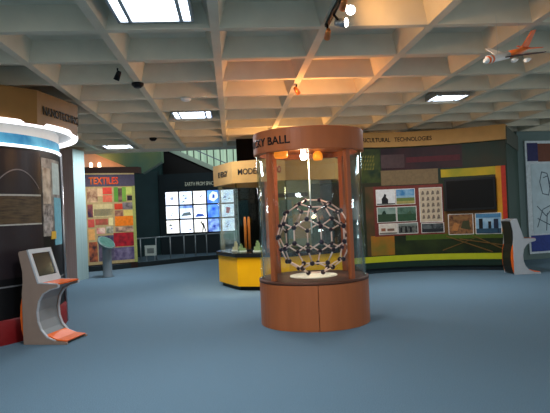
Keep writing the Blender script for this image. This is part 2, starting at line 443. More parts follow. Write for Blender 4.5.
# things standing in the yellow case
def stand_at(name, x, y, label, cat, group=None):
    r = empty(name, (x, y, 0.81)); tag(r, label, cat, group); return r
r = stand_at('rod_model', -0.66, 12.75, 'tall orange twin-rod model at the left of the yellow case', 'model')
mb = MB(); mb.box((-0.09, -0.07, 0), (0.09, 0.07, 0.04), M_BLACK); mb.build('base', r)
for x in (-0.04, 0.045):
    mb = MB(); mb.lathe([(0.03, 0.04), (0.03, 0.70), (0.018, 0.78)], mat('orange rod', (205, 120, 50), rough=0.4), 14, (x, 0)); mb.build('rod', r)
M_CREAM = mat('cream model', (206, 196, 160), rough=0.6, noise=0.15, scale=20)
M_MGREEN = mat('sage green model', (140, 160, 110), rough=0.6, noise=0.2, scale=20)
for (x, y, w, h, m, lab) in ((-0.92, 12.95, 0.12, 0.22, M_CREAM, 'small cream tower model at the left edge of the yellow case'),
                             (-0.78, 12.60, 0.10, 0.18, M_MGREEN, 'small green stepped model left of the orange rods in the yellow case'),
                             (-0.40, 12.45, 0.13, 0.24, M_MGREEN, 'small green stepped model right of the orange rods in the yellow case'),
                             (0.0, 12.35, 0.14, 0.16, M_CREAM, 'low cream model in the middle front of the yellow case')):
    r = stand_at('block_model', x, y, lab, 'model', 'small block models in the yellow case')
    mb = MB(); mb.box((-w, -w * .8, 0), (w, w * .8, 0.03), M_WHITE); mb.build('base', r)
    mb = MB(); mb.box((-w * .8, -w * .6, 0.03), (w * .8, w * .6, h * .45), m); mb.box((-w * .5, -w * .4, h * .45), (w * .2, w * .4, h * .8), m); mb.tube((-w * .2, 0, h * .8), (-w * .2, 0, h), w * .2, m); mb.build('blocks', r)
# a printed back panel standing inside it
bp = stand_at('picture_panel', 0.10, 13.45, 'upright printed panel of orange, green and grey pictures inside the yellow case', 'panel')
bfn = lambda u, v, off: (u, -off, v)
mb = MB(); mb.box((-0.34, 0.0, 0), (1.0, 0.04, 1.66), c_(120, 120, 88)); mb.build('board', bp)
pieces = [(-0.34, -0.10, 0.0, 1.66, (206, 110, 62)), (-0.09, -0.0, 0.1, 1.2, (128, 132, 44)), (0.02, 0.30, 0.75, 1.14, (92, 112, 112)),
          (0.02, 0.1, 0.25, 0.7, (150, 122, 84)), (0.32, 0.72, 0.2, 0.78, (158, 122, 76)), (0.34, 0.7, 0.85, 1.14, (78, 118, 90)), (0.74, 1.0, 0.0, 1.5, (40, 66, 48)), (-0.08, 0.7, 1.20, 1.30, (46, 42, 40)), (0.1, 0.3, 0.2, 0.7, (104, 124, 124))]
for a in pieces:
    mb = MB(); patch(mb, bfn, *a[:4], 0.008, c_(*a[4])); mb.build('picture', bp)

# ------------------------------------------------------------------ left drum exhibit
DX, DY, DR = -5.44, 8.8, 1.95
dr = empty('exhibit_drum', (DX, DY, 0))
tag(dr, 'big dark cylindrical exhibit with tan lettered canopy and glowing rim at the left edge', 'exhibit stand')
def dfn(r): return lambda a, z, off: ((r + off) * math.cos(math.radians(a)), (r + off) * math.sin(math.radians(a)), z)
S = dfn(DR)
mb = MB(); mb.lathe([(DR, 0.32), (DR, 2.76)], M_BLACK, 96, cap=False); mb.build('wall', dr)
mb = MB(); mb.lathe([(DR + 0.03, 0.0), (DR + 0.03, 0.32), (DR, 0.34)], mat('dark red plinth', (120, 22, 24), rough=0.5), 96, cap=False); mb.build('plinth', dr)
mb = MB(); mb.lathe([(DR, 2.76), (DR + 0.03, 2.765), (DR + 0.03, 2.80), (DR, 2.805)], mat('white rim tube', (245, 250, 255), emit=1.5), 96, cap=False); mb.build('light_rim', dr)
mb = MB(); mb.lathe([(DR + 0.005, 2.805), (DR + 0.005, 2.95)], mat('blue backlit band', (20, 104, 150), rgb2=(110, 190, 215), scale=2.2, emit=0.3), 96, cap=False); mb.build('backlit_band', dr)
mb = MB(); mb.lathe([(DR, 2.95), (DR, 3.10)], M_WHITE, 96, cap=False); mb.build('upper_wall', dr)
HR = 2.28
def gon(r, z, n=16, ph=0.0): return [(r * math.cos(2 * PI * (i + ph) / n), r * math.sin(2 * PI * (i + ph) / n), z) for i in range(n)]
mb = MB(); mb.lathe([(DR, 3.10), (HR - 0.02, 3.10)], mat('white soffit', (235, 232, 228), rough=0.5), 96, cap=False); mb.build('soffit', dr)
mb = MB(); mb.lathe([(HR - 0.10, 3.04), (HR - 0.03, 3.04), (HR - 0.02, 3.07), (HR - 0.03, 3.10), (HR - 0.10, 3.10), (HR - 0.10, 3.04)], mat('rim lamp', (255, 250, 252), emit=2.0), 96, cap=False); mb.build('rim_lamp', dr)
mb = MB(); mb.ring([gon(r, z, 12, 0.25) for r, z in ((HR - 0.03, 3.06), (HR + 0.02, 3.06), (HR + 0.04, 3.54), (HR - 0.1, 3.56), (0.5, 3.56))], M_TAND, smooth=False, cap=False); ch = mb.build('canopy', dr)
def drum_txt(x, y, off):
    a = math.radians(-19) + x / 2.27
    # stay just outside the twelve-sided fascia
    k = (a / (2 * PI) * 12 - 0.25) % 1.0
    rr = (HR + 0.03) * math.cos(PI / 12) / math.cos((k - 0.5) * PI / 6) + 0.006
    return ((rr + off) * math.cos(a), (rr + off) * math.sin(a), 3.22 + y)
text_mesh('lettering', 'NANOTECHNOLOGY', 0.125, drum_txt, M_BLACK, ch, width=1.5, bold=0.02)
def band(name, a0, a1, z0, z1, off, m, label=None):
    mb = MB(); patch(mb, S, a0, a1, z0, z1, off, m, n=max(2, int(abs(a1 - a0) / 2))); o = mb.build(name, dr)
    if label: o['label'] = label
    return o
band('graphic_panel', -75, -10, 0.90, 2.72, 0.006, mat('dark plum panel', (40, 33, 36), rough=0.3, noise=0.2, scale=2))
band('picture', -70, -11, 1.66, 2.06, 0.010, mat('brown strata print', (58, 46, 34), rgb2=(96, 78, 56), scale=5, stretch=(1, 1, 8), rough=0.4), 'wide brown layered picture')
band('white_line', -70, -11, 2.06, 2.085, 0.012, c_(170, 168, 160)); band('white_line', -70, -11, 1.64, 1.66, 0.012, c_(170, 168, 160))
band('grey_line', -70, 20, 0.78, 0.80, 0.008, c_(110, 110, 112))
# thrown-ball curve
mb = MB()
pts = [(-36 + 24 * t / 24, 2.16 + 0.27 * (1 - ((t - 12) / 12) ** 2)) for t in range(25)]
for (a0, z0), (a1, z1) in zip(pts[:-1], pts[1:]):
    mb.prism([S(a0, z0, .007), S(a1, z1, .007), S(a1, z1 + .018, .007), S(a0, z0 + .018, .007)], [S(a0, z0, .012), S(a1, z1, .012), S(a1, z1 + .018, .012), S(a0, z0 + .018, .012)], c_(120, 112, 112))
mb.build('curve_line', dr)
band('photo_strip', -9.5, 12, 1.45, 2.65, 0.006, mat('grey photo print', (70, 62, 58), rgb2=(168, 160, 150), scale=7, rough=0.4))
band('photo', -9, -2, 1.95, 2.5, 0.010, mat('portrait print', (96, 70, 54), rgb2=(206, 190, 170), scale=6, rough=0.4))
band('photo', -9, -1, 1.5, 1.92, 0.010, mat('skeleton print', (34, 28, 30), rgb2=(196, 184, 176), scale=11, rough=0.4))
band('photo', 0, 10, 2.10, 2.60, 0.010, c_(176, 190, 186)); band('photo', 1, 13, 1.30, 2.05, 0.010, c_(110, 166, 180))
band('yellow_mark', -3, 2, 1.40, 1.52, 0.014, c_(214, 170, 60))
mb = MB()
a = math.radians(17); mb.tube(((DR + .02) * math.cos(a), (DR + .02) * math.sin(a), 0.0), ((DR + .02) * math.cos(a), (DR + .02) * math.sin(a), 2.76), 0.025, M_STEEL, 12); mb.build('edge_pole', dr)

# ------------------------------------------------------------------ kiosks
def make_kiosk():
    k = empty('touchscreen_kiosk')
    W = 0.52
    prof = [(0, 0), (0, .45), (0.0, .68), (.02, .83), (.02, .98), (-.03, 1.23), (-.015, 1.255), (.095, 1.27), (.235, .815),
            (.52, .80), (.52, .765), (.40, .735), (.30, .68), (.235, .58), (.205, .44), (.215, .30), (.255, .19), (.34, .09), (.45, .045), (.62, .03), (.62, 0)]
    for y0, y1 in ((0, 0.03), (W - 0.03, W)):
        mb = MB(); mb.prism([(x, y0, z) for x, z in prof], [(x, y1, z) for x, z in prof], M_TAUPE)
        mb.build('side_panel', k, 0.004)
    inner = [(.012, .02), (.012, .68), (.032, .83), (.032, .98), (-.01, 1.225), (.085, 1.25), (.222, .80), (.49, .785), (.40, .75), (.29, .695), (.225, .59), (.193, .44), (.203, .295), (.245, .18), (.335, .075), (.45, .03), (.59, .02)]
    mb = MB(); mb.prism([(x, 0.03, z) for x, z in inner], [(x, W - 0.03, z) for x, z in inner], mat('mid grey kiosk body', (128, 134, 136), rough=0.5)); mb.build('body', k)
    # silver edging along the front profile, both sides
    for y0, y1 in ((-0.004, 0.034), (W - 0.034, W + 0.004)):
        mb = MB()
        pl = prof[7:19]
        for (x0, z0), (x1, z1) in zip(pl[:-1], pl[1:]):
            d = Vector((x1 - x0, z1 - z0)).normalized(); nx, nz = -d.y * 0.012, d.x * 0.012
            mb.prism([(x0, y0, z0), (x1, y0, z1), (x1 + nx, y0, z1 + nz), (x0 + nx, y0, z0 + nz)], [(x0, y1, z0), (x1, y1, z1), (x1 + nx, y1, z1 + nz), (x0 + nx, y1, z0 + nz)], M_SILVER)
        mb.build('edging', k)
    # monitor: bezel and screen lying on the sloped face
    a = Vector((.095, 0, 1.27)); b = Vector((.235, 0, .815)); d = (b - a).normalized(); nn = Vector((-d.z, 0, d.x))
    if nn.x < 0: nn = -nn
    L = (b - a).length
    def fn(y, t, off): return tuple(a + d * t + nn * off + Vector((0, y, 0)))
    mb = MB()
    for (y0, y1, t0, t1) in ((0, W, 0, .06), (0, W, L - .09, L), (0, .055, .06, L - .09), (W - .055, W, .06, L - .09)):
        patch(mb, fn, y0, y1, t0, t1, 0.022, M_SILVER)
    mon = mb.build('monitor_bezel', k)
    mb = MB(); patch(mb, fn, .055, W - .055, .06, L - .09, 0.008, M_SCREEN); mb.build('screen', mon)
    mb = MB(); mb.prism([(.235, .02, .802), (.53, .02, .795), (.53, W - .02, .795), (.235, W - .02, .802)], [(.235, .02, .822), (.535, .02, .815), (.535, W - .02, .815), (.235, W - .02, .822)], M_ORANGE); mb.build('desk', k)
    mb = MB(); mb.box((.24, .03, .822), (.275, W - .06, .832), M_SILVER); mb.build('keyboard', k)
    mb = MB(); mb.prism([(.31, .03, .105), (.47, .03, .048), (.605, .03, .034), (.605, W - .03, .034), (.47, W - .03, .048), (.31, W - .03, .105)],
                        [(.31, .03, .125), (.47, .03, .063), (.61, .03, .048), (.61, W - .03, .048), (.47, W - .03, .063), (.31, W - .03, .125)], M_ORANGE); mb.build('foot_plate', k)
    # orange bulging back cover and dark back panel
    mb = MB(); pts = [(0.0, .05), (-.035, .20), (-.045, .36), (-.035, .52), (0.0, .68)]
    mb.prism([(x, 0.02, z) for x, z in pts], [(x, W - 0.02, z) for x, z in pts], M_ORANGE); mb.build('back_cover', k)
    mb = MB(); pts = [(-.0, .03), (-.045, .18), (-.057, .36), (-.045, .54), (-.0, .70), (.0, .84), (-.01, 1.0), (-.045, 1.22), (-.03, 1.22), (.01, 1.0), (.012, .84), (0, .70)]
    mb.prism([(x, 0.06, z) for x, z in pts], [(x, W - 0.06, z) for x, z in pts], mat('dark back panel', (40, 40, 34), rough=0.5)); mb.build('back_panel', k)
    return k
k1 = make_kiosk()
k2 = copy_tree(k1)
k1.scale = (1.05, 1.05, 1.02); k1.location = (-3.53, 7.70, 0); k1.rotation_euler = (0, 0, math.atan2(-.18, .98))
tag(k1, 'grey touchscreen kiosk with orange desk and foot beside the dark drum', 'kiosk', 'touchscreen kiosks')
k2.location = (5.39, 12.78, 0); k2.rotation_euler = (0, 0, math.radians(3))
tag(k2, 'silver touchscreen kiosk seen side-on at the right end of the mural wall', 'kiosk', 'touchscreen kiosks')
for ch_ in k2.children:
    if ch_.name.startswith('side_panel'):
        ch_.data = ch_.data.copy(); ch_.data.materials[0] = M_SILVER

# ------------------------------------------------------------------ mural wall on the right
def wy(x):
    # gentle curve through (2.2,14.1) (4.0,14.25) (5.45,13.65)
    x0, y0, x1, y1, x2, y2 = 2.2, 14.1, 4.0, 14.25, 5.5, 13.7
    return (y0 * (x - x1) * (x - x2) / ((x0 - x1) * (x0 - x2)) + y1 * (x - x0) * (x - x2) / ((x1 - x0) * (x1 - x2)) + y2 * (x - x0) * (x - x1) / ((x2 - x0) * (x2 - x1)))
def W_(x, z, off):
    e = 0.01; t = Vector((2 * e, wy(x + e) - wy(x - e), 0)).normalized(); nn = Vector((t.y, -t.x, 0))
    return tuple(Vector((x, wy(x), z)) + nn * off)
mw_ = empty('exhibit_wall', (3.7, 14.2, 0))
tag(mw_, 'curved green mural wall with photos and a tan header reading Agricultural Technologies', 'exhibit wall')
def ML(o): o.location = Vector((-3.7, -14.2, 0)); return o
X0, X1 = 1.80, 5.66
def wband(name, x0, x1, z0, z1, off, m, parent=None, n=None, th=None, label=None):
    mb = MB(); patch(mb, W_, x0, x1, z0, z1, off, m, n=n or max(1, int((x1 - x0) / 0.15)), th=th)
    o = mb.build(name, parent or mw_)
    if parent is None: ML(o)
    if label: o['label'] = label
    return o
M_MUR = mat('olive green mural print', (44, 40, 20), rgb2=(16, 42, 30), scale=1.4, rough=0.5)
mb = MB(); patch(mb, W_, X0, X1, 0.12, 3.22, 0.0, M_MUR, n=28, th=0.25); ML(mb.build('wall_panel', mw_))
mb = MB(); patch(mb, W_, X0, X1, 0.0, 0.14, -0.04, M_DARK, n=28, th=0.2); ML(mb.build('plinth', mw_))
hd = wband('header', X0, X1 + 0.02, 3.19, 3.56, 0.10, M_TAN, th=0.35)
def ag(x, y, off): return W_(2.03 + x, 3.315 + y, 0.10 + off)
text_mesh('lettering', 'AGRICULTURAL   TECHNOLOGIES', 0.11, ag, M_BLACK, hd, width=2.02, bold=0.012)
wband('mural_print', 1.9, 2.72, 2.3, 3.15, 0.006, mat('leaf mural print', (18, 40, 22), rgb2=(64, 72, 24), scale=4, rough=0.5), label='dark green leafy print')
mb = MB()
for i in range(5):
    for j in range(4):
        x = 2.22 + 0.07 * i + 0.02 * (j % 2); z = 2.62 + 0.1 * j
        poly(mb, W_, [(x, z), (x + .03, z + .02), (x + .045, z + .085), (x + .02, z + .05)], 0.010, c_(150, 140, 52))
ML(mb.build('leaf_marks', mw_))
wband('mural_print', 2.75, 4.75, 2.60, 3.16, 0.006, mat('dark purple sky print', (26, 17, 24), rgb2=(54, 24, 26), scale=1.6, rough=0.5), label='dark reddish strip above the photos')
mb = MB(); patch(mb, W_, 2.74, 3.35, 2.66, 3.0, 0.010, c_(70, 52, 52)); poly(mb, W_, [(2.78, 2.70), (3.3, 2.70), (3.2, 2.82), (3.02, 2.86), (2.9, 2.80)], 0.013, c_(112, 92, 74)); poly(mb, W_, [(3.0, 2.7), (3.2, 2.7), (3.12, 2.78)], 0.016, c_(22, 22, 24)); ML(mb.build('photo', mw_))
wband('mural_print', 3.4, 4.7, 2.78, 2.92, 0.010, c_(76, 24, 30), label='dull red stripe')
wband('text_panel', 2.72, 4.17, 2.22, 2.60, 0.012, c_(112, 92, 64), label='beige text panel')
wband('mural_print', 2.28, 2.56, 0.45, 2.2, 0.008, mat('brown bark print', (92, 58, 34), rgb2=(50, 54, 28), scale=3, rough=0.5), label='brownish edge print')
wband('mural_print', 2.36, 3.0, 0.45, 0.95, 0.010, mat('orange glow print', (176, 96, 24), rgb2=(104, 100, 34), scale=2.2, rough=0.5), label='orange patch of the mural')
wband('mural_print', 3.0, 5.6, 0.45, 0.93, 0.010, mat('dark field print', (14, 22, 10), rgb2=(40, 52, 16), scale=2.2, rough=0.5), label='dark field print')
wband('mural_print', 3.3, 5.6, 0.80, 0.93, 0.012, c_(66, 86, 20), label='bright green strip')
mb = MB()
for (a, b) in (((4.3, .86), (5.3, .45)), ((4.6, .78), (5.5, .62)), ((4.2, .50), (4.95, .80)), ((4.9, .86), (5.55, .5))):
    poly(mb, W_, [(a[0], a[1]), (b[0], b[1]), (b[0] + .02, b[1] + .02), (a[0], a[1] + .025)], 0.013, c_(106, 78, 36))
ML(mb.build('twig_print', mw_))
wband('yellow_stripe', X0, 5.6, 0.28, 0.43, 0.016, mat('yellow green stripe', (176, 180, 30), rough=0.45, noise=0.05))
wband('green_band', X0, 5.62, 0.13, 0.28, 0.012, c_(20, 44, 34))
# right border
wband('frame_board', 4.24, 5.52, 2.36, 2.56, 0.010, mat('yellow border print', (190, 156, 30), rgb2=(120, 128, 36), scale=1.6), label='yellow border'); wband('frame_board', 5.44, 5.55, 0.95, 2.56, 0.012, mat('yellow orange border print', (196, 160, 30), rgb2=(190, 104, 30), scale=1.6), label='yellow border')
wband('frame_board', 5.55, 5.64, 0.9, 2.56, 0.012, c_(170, 44, 24), label='red border')
wband('frame_board', 4.16, 5.45, 0.86, 1.5, 0.008, c_(98, 66, 28))
wband('mount_board', 2.5, 3.62, 0.93, 2.20, 0.012, c_(104, 44, 36), label='dull red mount board')
wband('mount_board', 3.62, 4.27, 0.93, 2.20, 0.012, c_(108, 46, 38), label='dull red mount board')
# photos: list of (x0,x1,z0,z1, background, shapes)
def photo(x0, x1, z0, z1, bg, shapes=(), label=None):
    mb = MB(); patch(mb, W_, x0, x1, z0, z1, 0.018, c_(214, 208, 200), n=3)
    e = 0.015; patch(mb, W_, x0 + e, x1 - e, z0 + e, z1 - e, 0.0195, bg, n=3)
    w, h = x1 - x0 - 2 * e, z1 - z0 - 2 * e
    for i, (pl, m) in enumerate(shapes):
        poly(mb, W_, [(x0 + e + u * w, z0 + e + v * h) for u, v in pl], 0.021 + 0.0012 * i, m)
    o = ML(mb.build('photo', mw_))
    if label: o['label'] = label
    return o
def pic_(a, b, sc_=5): return mat('photo print %d %d %d' % a, a, rgb2=b, scale=sc_, rough=0.5)
R = lambda a, b, c, d: [(a, b), (c, b), (c, d), (a, d)]
bk = c_(24, 24, 26)
photo(2.56, 3.07, 1.72, 2.12, c_(206, 204, 202), [([(.28, 0), (.62, 0), (.64, .35), (.52, .5), (.54, .68), (.44, .74), (.38, .55), (.28, .4)], bk), (R(0, 0, 1, .08), c_(70, 70, 66))], 'pale photo with a dark standing figure')
photo(3.08, 3.58, 1.72, 2.12, pic_((50, 110, 156), (150, 186, 206)), [(R(0, 0, 1, .42), c_(96, 112, 60)), (R(0, .42, 1, .56), c_(130, 160, 176)), (R(0, 0, 1, .2), c_(150, 140, 80))], 'blue sky and field photo')
photo(2.57, 3.08, 1.28, 1.67, pic_((96, 120, 110), (140, 156, 146)), [(R(0, 0, 1, .55), c_(44, 64, 44)), ([(.2, .5), (.5, .5), (.4, .8), (.3, .75)], c_(30, 50, 40))], 'green hillside photo')
photo(3.09, 3.60, 1.28, 1.67, pic_((50, 80, 62), (90, 116, 100), 9), [(R(0, 0, 1, .5), c_(44, 74, 50)), ([(.4, .4), (.8, .45), (.7, .75)], c_(60, 84, 60))], 'dark green crop photo')
photo(2.60, 3.09, 0.97, 1.25, c_(196, 186, 172), [(R(.1, .3, .35, .6), c_(140, 84, 60)), (R(.45, .3, .85, .55), c_(110, 80, 66)), (R(0, 0, 1, .15), c_(110, 100, 90))], 'pale photo of tools')
photo(3.10, 3.62, 0.97, 1.25, pic_((34, 36, 36), (110, 112, 104), 14), [(R(.1, .1, .2, .6), bk), (R(.35, .1, .45, .7), bk), (R(.6, .1, .7, .6), bk), (R(0, .75, 1, 1), c_(110, 120, 112))], 'dark photo of a crowd')
dk = c_(110, 96, 84)
sh = []
for i in range(4):
    for j in range(5):
        u, v = .08 + .23 * i, .08 + .18 * j
        sh.append(([(u, v), (u + .14, v + .02), (u + .12, v + .11), (u + .05, v + .13), (u + .01, v + .06)], dk))
photo(3.68, 4.24, 1.24, 2.12, c_(186, 168, 142), [(s_[0], s_[1]) for s_ in sh], 'beige sheet of sketched tools')
photo(3.70, 4.26, 0.97, 1.22, pic_((36, 42, 46), (96, 100, 100), 12), [(R(0, 0, 1, .4), c_(36, 40, 42)), (R(.2, .2, .45, .7), c_(86, 92, 92))], 'small grey photo below the sketches')
photo(4.36, 4.93, 0.90, 1.42, pic_((70, 42, 26), (150, 104, 64), 12), [([(.1, .2), (.35, .15), (.45, .5), (.25, .6)], c_(170, 110, 60)), ([(.5, .3), (.9, .2), (.85, .7), (.6, .65)], c_(60, 60, 36)), (R(.2, .75, .8, .9), c_(130, 92, 54))], 'brown photo of produce')
photo(4.97, 5.52, 0.90, 1.42, pic_((90, 136, 172), (160, 190, 206), 6), [(R(0, 0, 1, .25), c_(40, 70, 90)), (R(.12, 0, .28, .75), bk), (R(.5, 0, .62, .6), bk), (R(.72, 0, .9, .72), c_(30, 40, 60)), (R(0, .8, 1, 1), c_(70, 120, 156))], 'blue photo of dark figures')
# television
tv = empty('television', W_(4.88, 1.5, 0.02)); tag(tv, 'large black flat television mounted on the green mural wall', 'television')
t0 = Vector(W_(4.31, 0, 0.03)); t1 = Vector(W_(5.43, 0, 0.03)); d = (t1 - t0).normalized(); nn = Vector((d.y, -d.x, 0)); L = (t1 - t0).length
tfn = lambda u, v, off: tuple(t0 + d * u + nn * off + Vector((0, 0, v)) - tv.location)
mb = MB(); patch(mb, tfn, 0, L, 1.50, 2.30, 0.07, M_BLACK); mb.build('casing', tv, 0.006)
mb = MB(); patch(mb, tfn, 0.05, L - 0.05, 1.56, 2.25, 0.075, mat('television glass', (12, 11, 10), rough=0.25, spec=0.12)); mb.build('screen', tv)

# return wall and right wall beyond the mural
def plane_fn(a, b):
    a = Vector((a[0], a[1], 0)); b = Vector((b[0], b[1], 0)); d = (b - a).normalized(); nn = Vector((d.y, -d.x, 0))
    return (lambda u, v, off: tuple(a + d * u + nn * off + Vector((0, 0, v)))), (b - a).length
fn, L = plane_fn((5.68, 13.62), (6.95, 15.9))
mb = MB(); patch(mb, fn, 0, L, 0, 3.1, 0.0, mat('dark green wall', (34, 62, 52), rough=0.6, noise=0.1, scale=2), th=0.2); patch(mb, fn, 0, L, 3.1, 3.52, 0.03, mat('grey green header', (70, 76, 66), rough=0.6), th=0.23); struct(mb.build('wall_return'))
fn, L = plane_fn((6.95, 15.9), (12.0, 17.2))
mb = MB(); patch(mb, fn, 0, L, 0, 3.66, 0.0, mat('grey green wall', (104, 124, 124), rough=0.7, noise=0.06, scale=2), th=0.2); struct(mb.build('wall_right'))
dp = empty('drawing_panel', fn(0.25, 0.16, 0.0)); tag(dp, 'large pale blue panel of pencil drawings with blue border on the right wall', 'panel')
pf = lambda u, v, off: tuple(Vector(fn(0.22 + u, v, off + 0.004)) - dp.location)
mb = MB(); patch(mb, pf, 0, 2.6, 0.16, 3.38, 0.04, c_(206, 218, 226)); mb.build('board', dp)
mb = MB(); patch(mb, pf, 0.06, 2.54, 0.22, 0.68, 0.046, c_(46, 66, 140)); mb.build('blue_band', dp)
mb = MB(); patch(mb, pf, 0.06, 0.42, 2.8, 3.32, 0.046, c_(44, 46, 96)); mb.build('blue_block', dp)
mb = MB(); patch(mb, pf, 0.42, 2.54, 2.78, 3.30, 0.046, c_(110, 62, 46)); mb.build('brown_block', dp)
mb = MB(); patch(mb, pf, 0.16, 2.44, 0.72, 2.72, 0.046, mat('pale drawing sheet', (188, 208, 218), rough=0.7, noise=0.08, scale=5)); sh_ = mb.build('drawing_sheet', dp)
mb = MB()
ink = c_(72, 92, 110)
def stroke(pts, w=0.025):
    for (a, b), (c, d_) in zip(pts[:-1], pts[1:]):
        dd = Vector((c - a, d_ - b)).normalized(); nx, nz = -dd.y * w, dd.x * w
        poly(mb, lambda u, v, o: pf(u, v, 0.046 + o), [(a, b), (c, d_), (c + nx, d_ + nz), (a + nx, b + nz)], 0.004, ink)
stroke([(.5, 2.5), (.42, 2.2), (.5, 1.85), (.72, 1.8), (.8, 2.1), (.7, 2.45), (.5, 2.5)]); stroke([(.55, 2.3), (.7, 2.35), (.75, 2.0)]); stroke([(.3, .9), (.5, 1.4), (.75, 1.5), (.9, 1.1)])
stroke([(.3, 1.5), (.6, 1.2), (1.0, 1.6)]); stroke([(.3, 1.15), (.7, .95), (1.1, 1.25)]); stroke([(1.1, 2.4), (1.4, 1.9), (1.3, 1.4), (1.7, 1.0)]); stroke([(1.5, 2.4), (2.0, 2.0), (1.8, 1.3)]); stroke([(.6, .8), (.65, 1.3)])
mb.build('pencil_lines', sh_)

# ------------------------------------------------------------------ far left: textile panel, podium
ta, tb = (-6.45, 18.05), (-4.72, 18.95)
fnT, LT = plane_fn(ta, tb)
tp = empty('textile_panel', fnT(LT / 2, 0, 0)); tag(tp, 'tall bright collage panel of textile pictures beside the column', 'exhibit panel')
S0 = 0.02   # lettering and pictures use fractions of the panel
def tfr(px, py, off):
    u = (px - 88) / 47.0; v = (267 - py) / 91.0
    return tuple(Vector(fnT(0.39 + u * (LT - 0.39), 0.20 + v * 2.95, off)) - tp.location)
tf0 = lambda u, v, off: tuple(Vector(fnT(u, v, off)) - tp.location)
mb = MB(); patch(mb, tf0, 0, LT, 0.2, 3.20, 0.0, c_(186, 166, 120), th=0.08); mb.build('board', tp)
mb = MB(); patch(mb, tf0, 0, LT, 0.0, 0.2, 0.02, c_(40, 22, 20), th=0.1); mb.build('plinth', tp)
def tpic(x0, x1, y0, y1, rgb, rgb2=None, off=0.012, name='picture', sc_=6, emit=0.0):
    m = c_(*rgb) if rgb2 is None else mat('cloth print %d %d %d' % rgb, rgb, rgb2=rgb2, scale=sc_, rough=0.6)
    mb = MB(); mb.prism([tfr(x0, y1, 0), tfr(x1, y1, 0), tfr(x1, y0, 0), tfr(x0, y0, 0)], [tfr(x0, y1, off), tfr(x1, y1, off), tfr(x1, y0, off), tfr(x0, y0, off)], m)
    return mb.build(name, tp)
hb = tpic(86, 135, 176, 188, (78, 74, 96), None, 0.02, 'title_band')
text_mesh('lettering', 'TEXTILES', 0.24, lambda x, y, o: tuple(Vector(tfr(90, 186, 0.022 + o)) + (Vector(fnT(1, 0, 0)) - Vector(fnT(0, 0, 0))) * x + Vector((0, 0, y))), mat('red orange lettering', (236, 60, 40), rgb2=(232, 120, 60), scale=2), hb, width=0.95, bold=0.03)
for a in [(88, 98, 190, 204, (120, 70, 56), (230, 200, 160)), (98, 103, 190, 198, (225, 190, 150), None), (103, 112, 189, 196, (216, 70, 58), None), (103, 112, 197, 204, (220, 110, 84), None),
          (114, 118, 189, 204, (90, 150, 60), None), (118, 122, 190, 204, (150, 120, 104), (80, 70, 60)), (122, 126, 189, 204, (120, 168, 70), None), (126, 134, 189, 197, (196, 206, 110), None), (127, 133, 198, 203, (46, 42, 52), None),
          (88, 93, 206, 219, (60, 44, 70), (170, 90, 80)), (93, 112, 206, 219, (206, 190, 140), None), (94, 112, 211, 218, (150, 150, 130), (190, 180, 150)), (114, 122, 206, 212, (206, 64, 40), None), (122, 133, 205, 212, (70, 66, 74), (150, 140, 140)), (114, 122, 213, 219, (96, 52, 50), (200, 150, 120)), (123, 134, 213, 219, (222, 200, 110), None),
          (88, 94, 221, 229, (206, 84, 74), None), (95, 107, 221, 227, (120, 90, 60), (206, 90, 80)), (108, 112, 220, 228, (232, 220, 160), None), (114, 134, 219, 229, (240, 128, 32), None),
          (88, 94, 231, 242, (230, 170, 100), None), (96, 104, 230, 236, (196, 80, 90), (240, 220, 200)), (105, 112, 229, 236, (60, 90, 70), (210, 200, 180)), (114, 134, 230, 235, (40, 36, 48), (220, 180, 150)), (112, 134, 236, 250, (196, 36, 48), (110, 24, 40)), (88, 96, 244, 264, (60, 44, 50), (200, 110, 70)), (97, 112, 238, 264, (50, 56, 84), (110, 100, 120)), (112, 134, 251, 264, (70, 60, 96), (130, 120, 150))]:
    tpic(*a)
mb = MB(); patch(mb, tf0, LT - 0.10, LT, 0.2, 2.85, 0.014, c_(160, 168, 96)); mb.build('green_edge', tp)

pd = empty('podium', (-4.93, 16.25, 0)); tag(pd, 'small grey podium with slanted oval top in front of the textile panel', 'podium')
mb = MB(); mb.lathe([(0.17, 0), (0.17, 0.02), (0.13, 0.05), (0.13, 0.86), (0.11, 0.9)], mat('grey podium', (104, 116, 124), rough=0.5), 24); mb.build('pedestal', pd)
mb = MB()
T = Matrix.Translation((0.0, 0, 1.0)) @ Matrix.Rotation(math.radians(38), 4, 'Y') @ Matrix.Rotation(math.radians(16), 4, 'X')
def ov(rx, ry, z, n=32): return [T @ Vector((rx * math.cos(2 * PI * i / n), ry * math.sin(2 * PI * i / n), z)) for i in range(n)]
mb.ring([ov(.12, .16, -.12), ov(.25, .28, -.05), ov(.27, .30, 0), ov(.25, .28, .015), ov(.23, .26, .015)], mat('pale rim', (104, 124, 120), rough=0.4), True, True, True); mb.build('top', pd)
mb = MB(); mb.ring([ov(.22, .25, .012), ov(.22, .25, .02)], mat('teal plate', (52, 92, 84), rough=0.3, rgb2=(76, 116, 104), scale=12), False, True, True); mb.build('plate', pd)

# ------------------------------------------------------------------ video wall on its platform
YV = 22.4
KS = YV / 21.2
def vx(px_x): return px_x * KS
def vz(z): return HC + (z - HC) * KS
mb = MB(); mb.box((-4.62, YV + 0.02, 0), (0.9, YV + 0.5, vz(3.28)), mat('video wall board', (20, 34, 40), rough=0.6, noise=0.1, scale=2)); struct(mb.build('wall_screens'))
mb = MB(); mb.prism([(-7.0, 20.2, 0), (-4.64, YV, 0), (-4.64, YV + .2, 0), (-7.0, 20.4, 0)], [(-7.0, 20.2, 3.5), (-4.64, YV, 3.5), (-4.64, YV + .2, 3.5), (-7.0, 20.4, 3.5)], mat('teal side wall', (28, 52, 56), rough=0.6, noise=0.1, scale=2)); struct(mb.build('wall_side'))
text_mesh('wall_sign', 'EARTH FROM SPACE', 0.15, lambda x, y, o: (-3.56 + x, YV + 0.02 - o, vz(2.80) + y), c_(224, 228, 208), None, width=1.2)
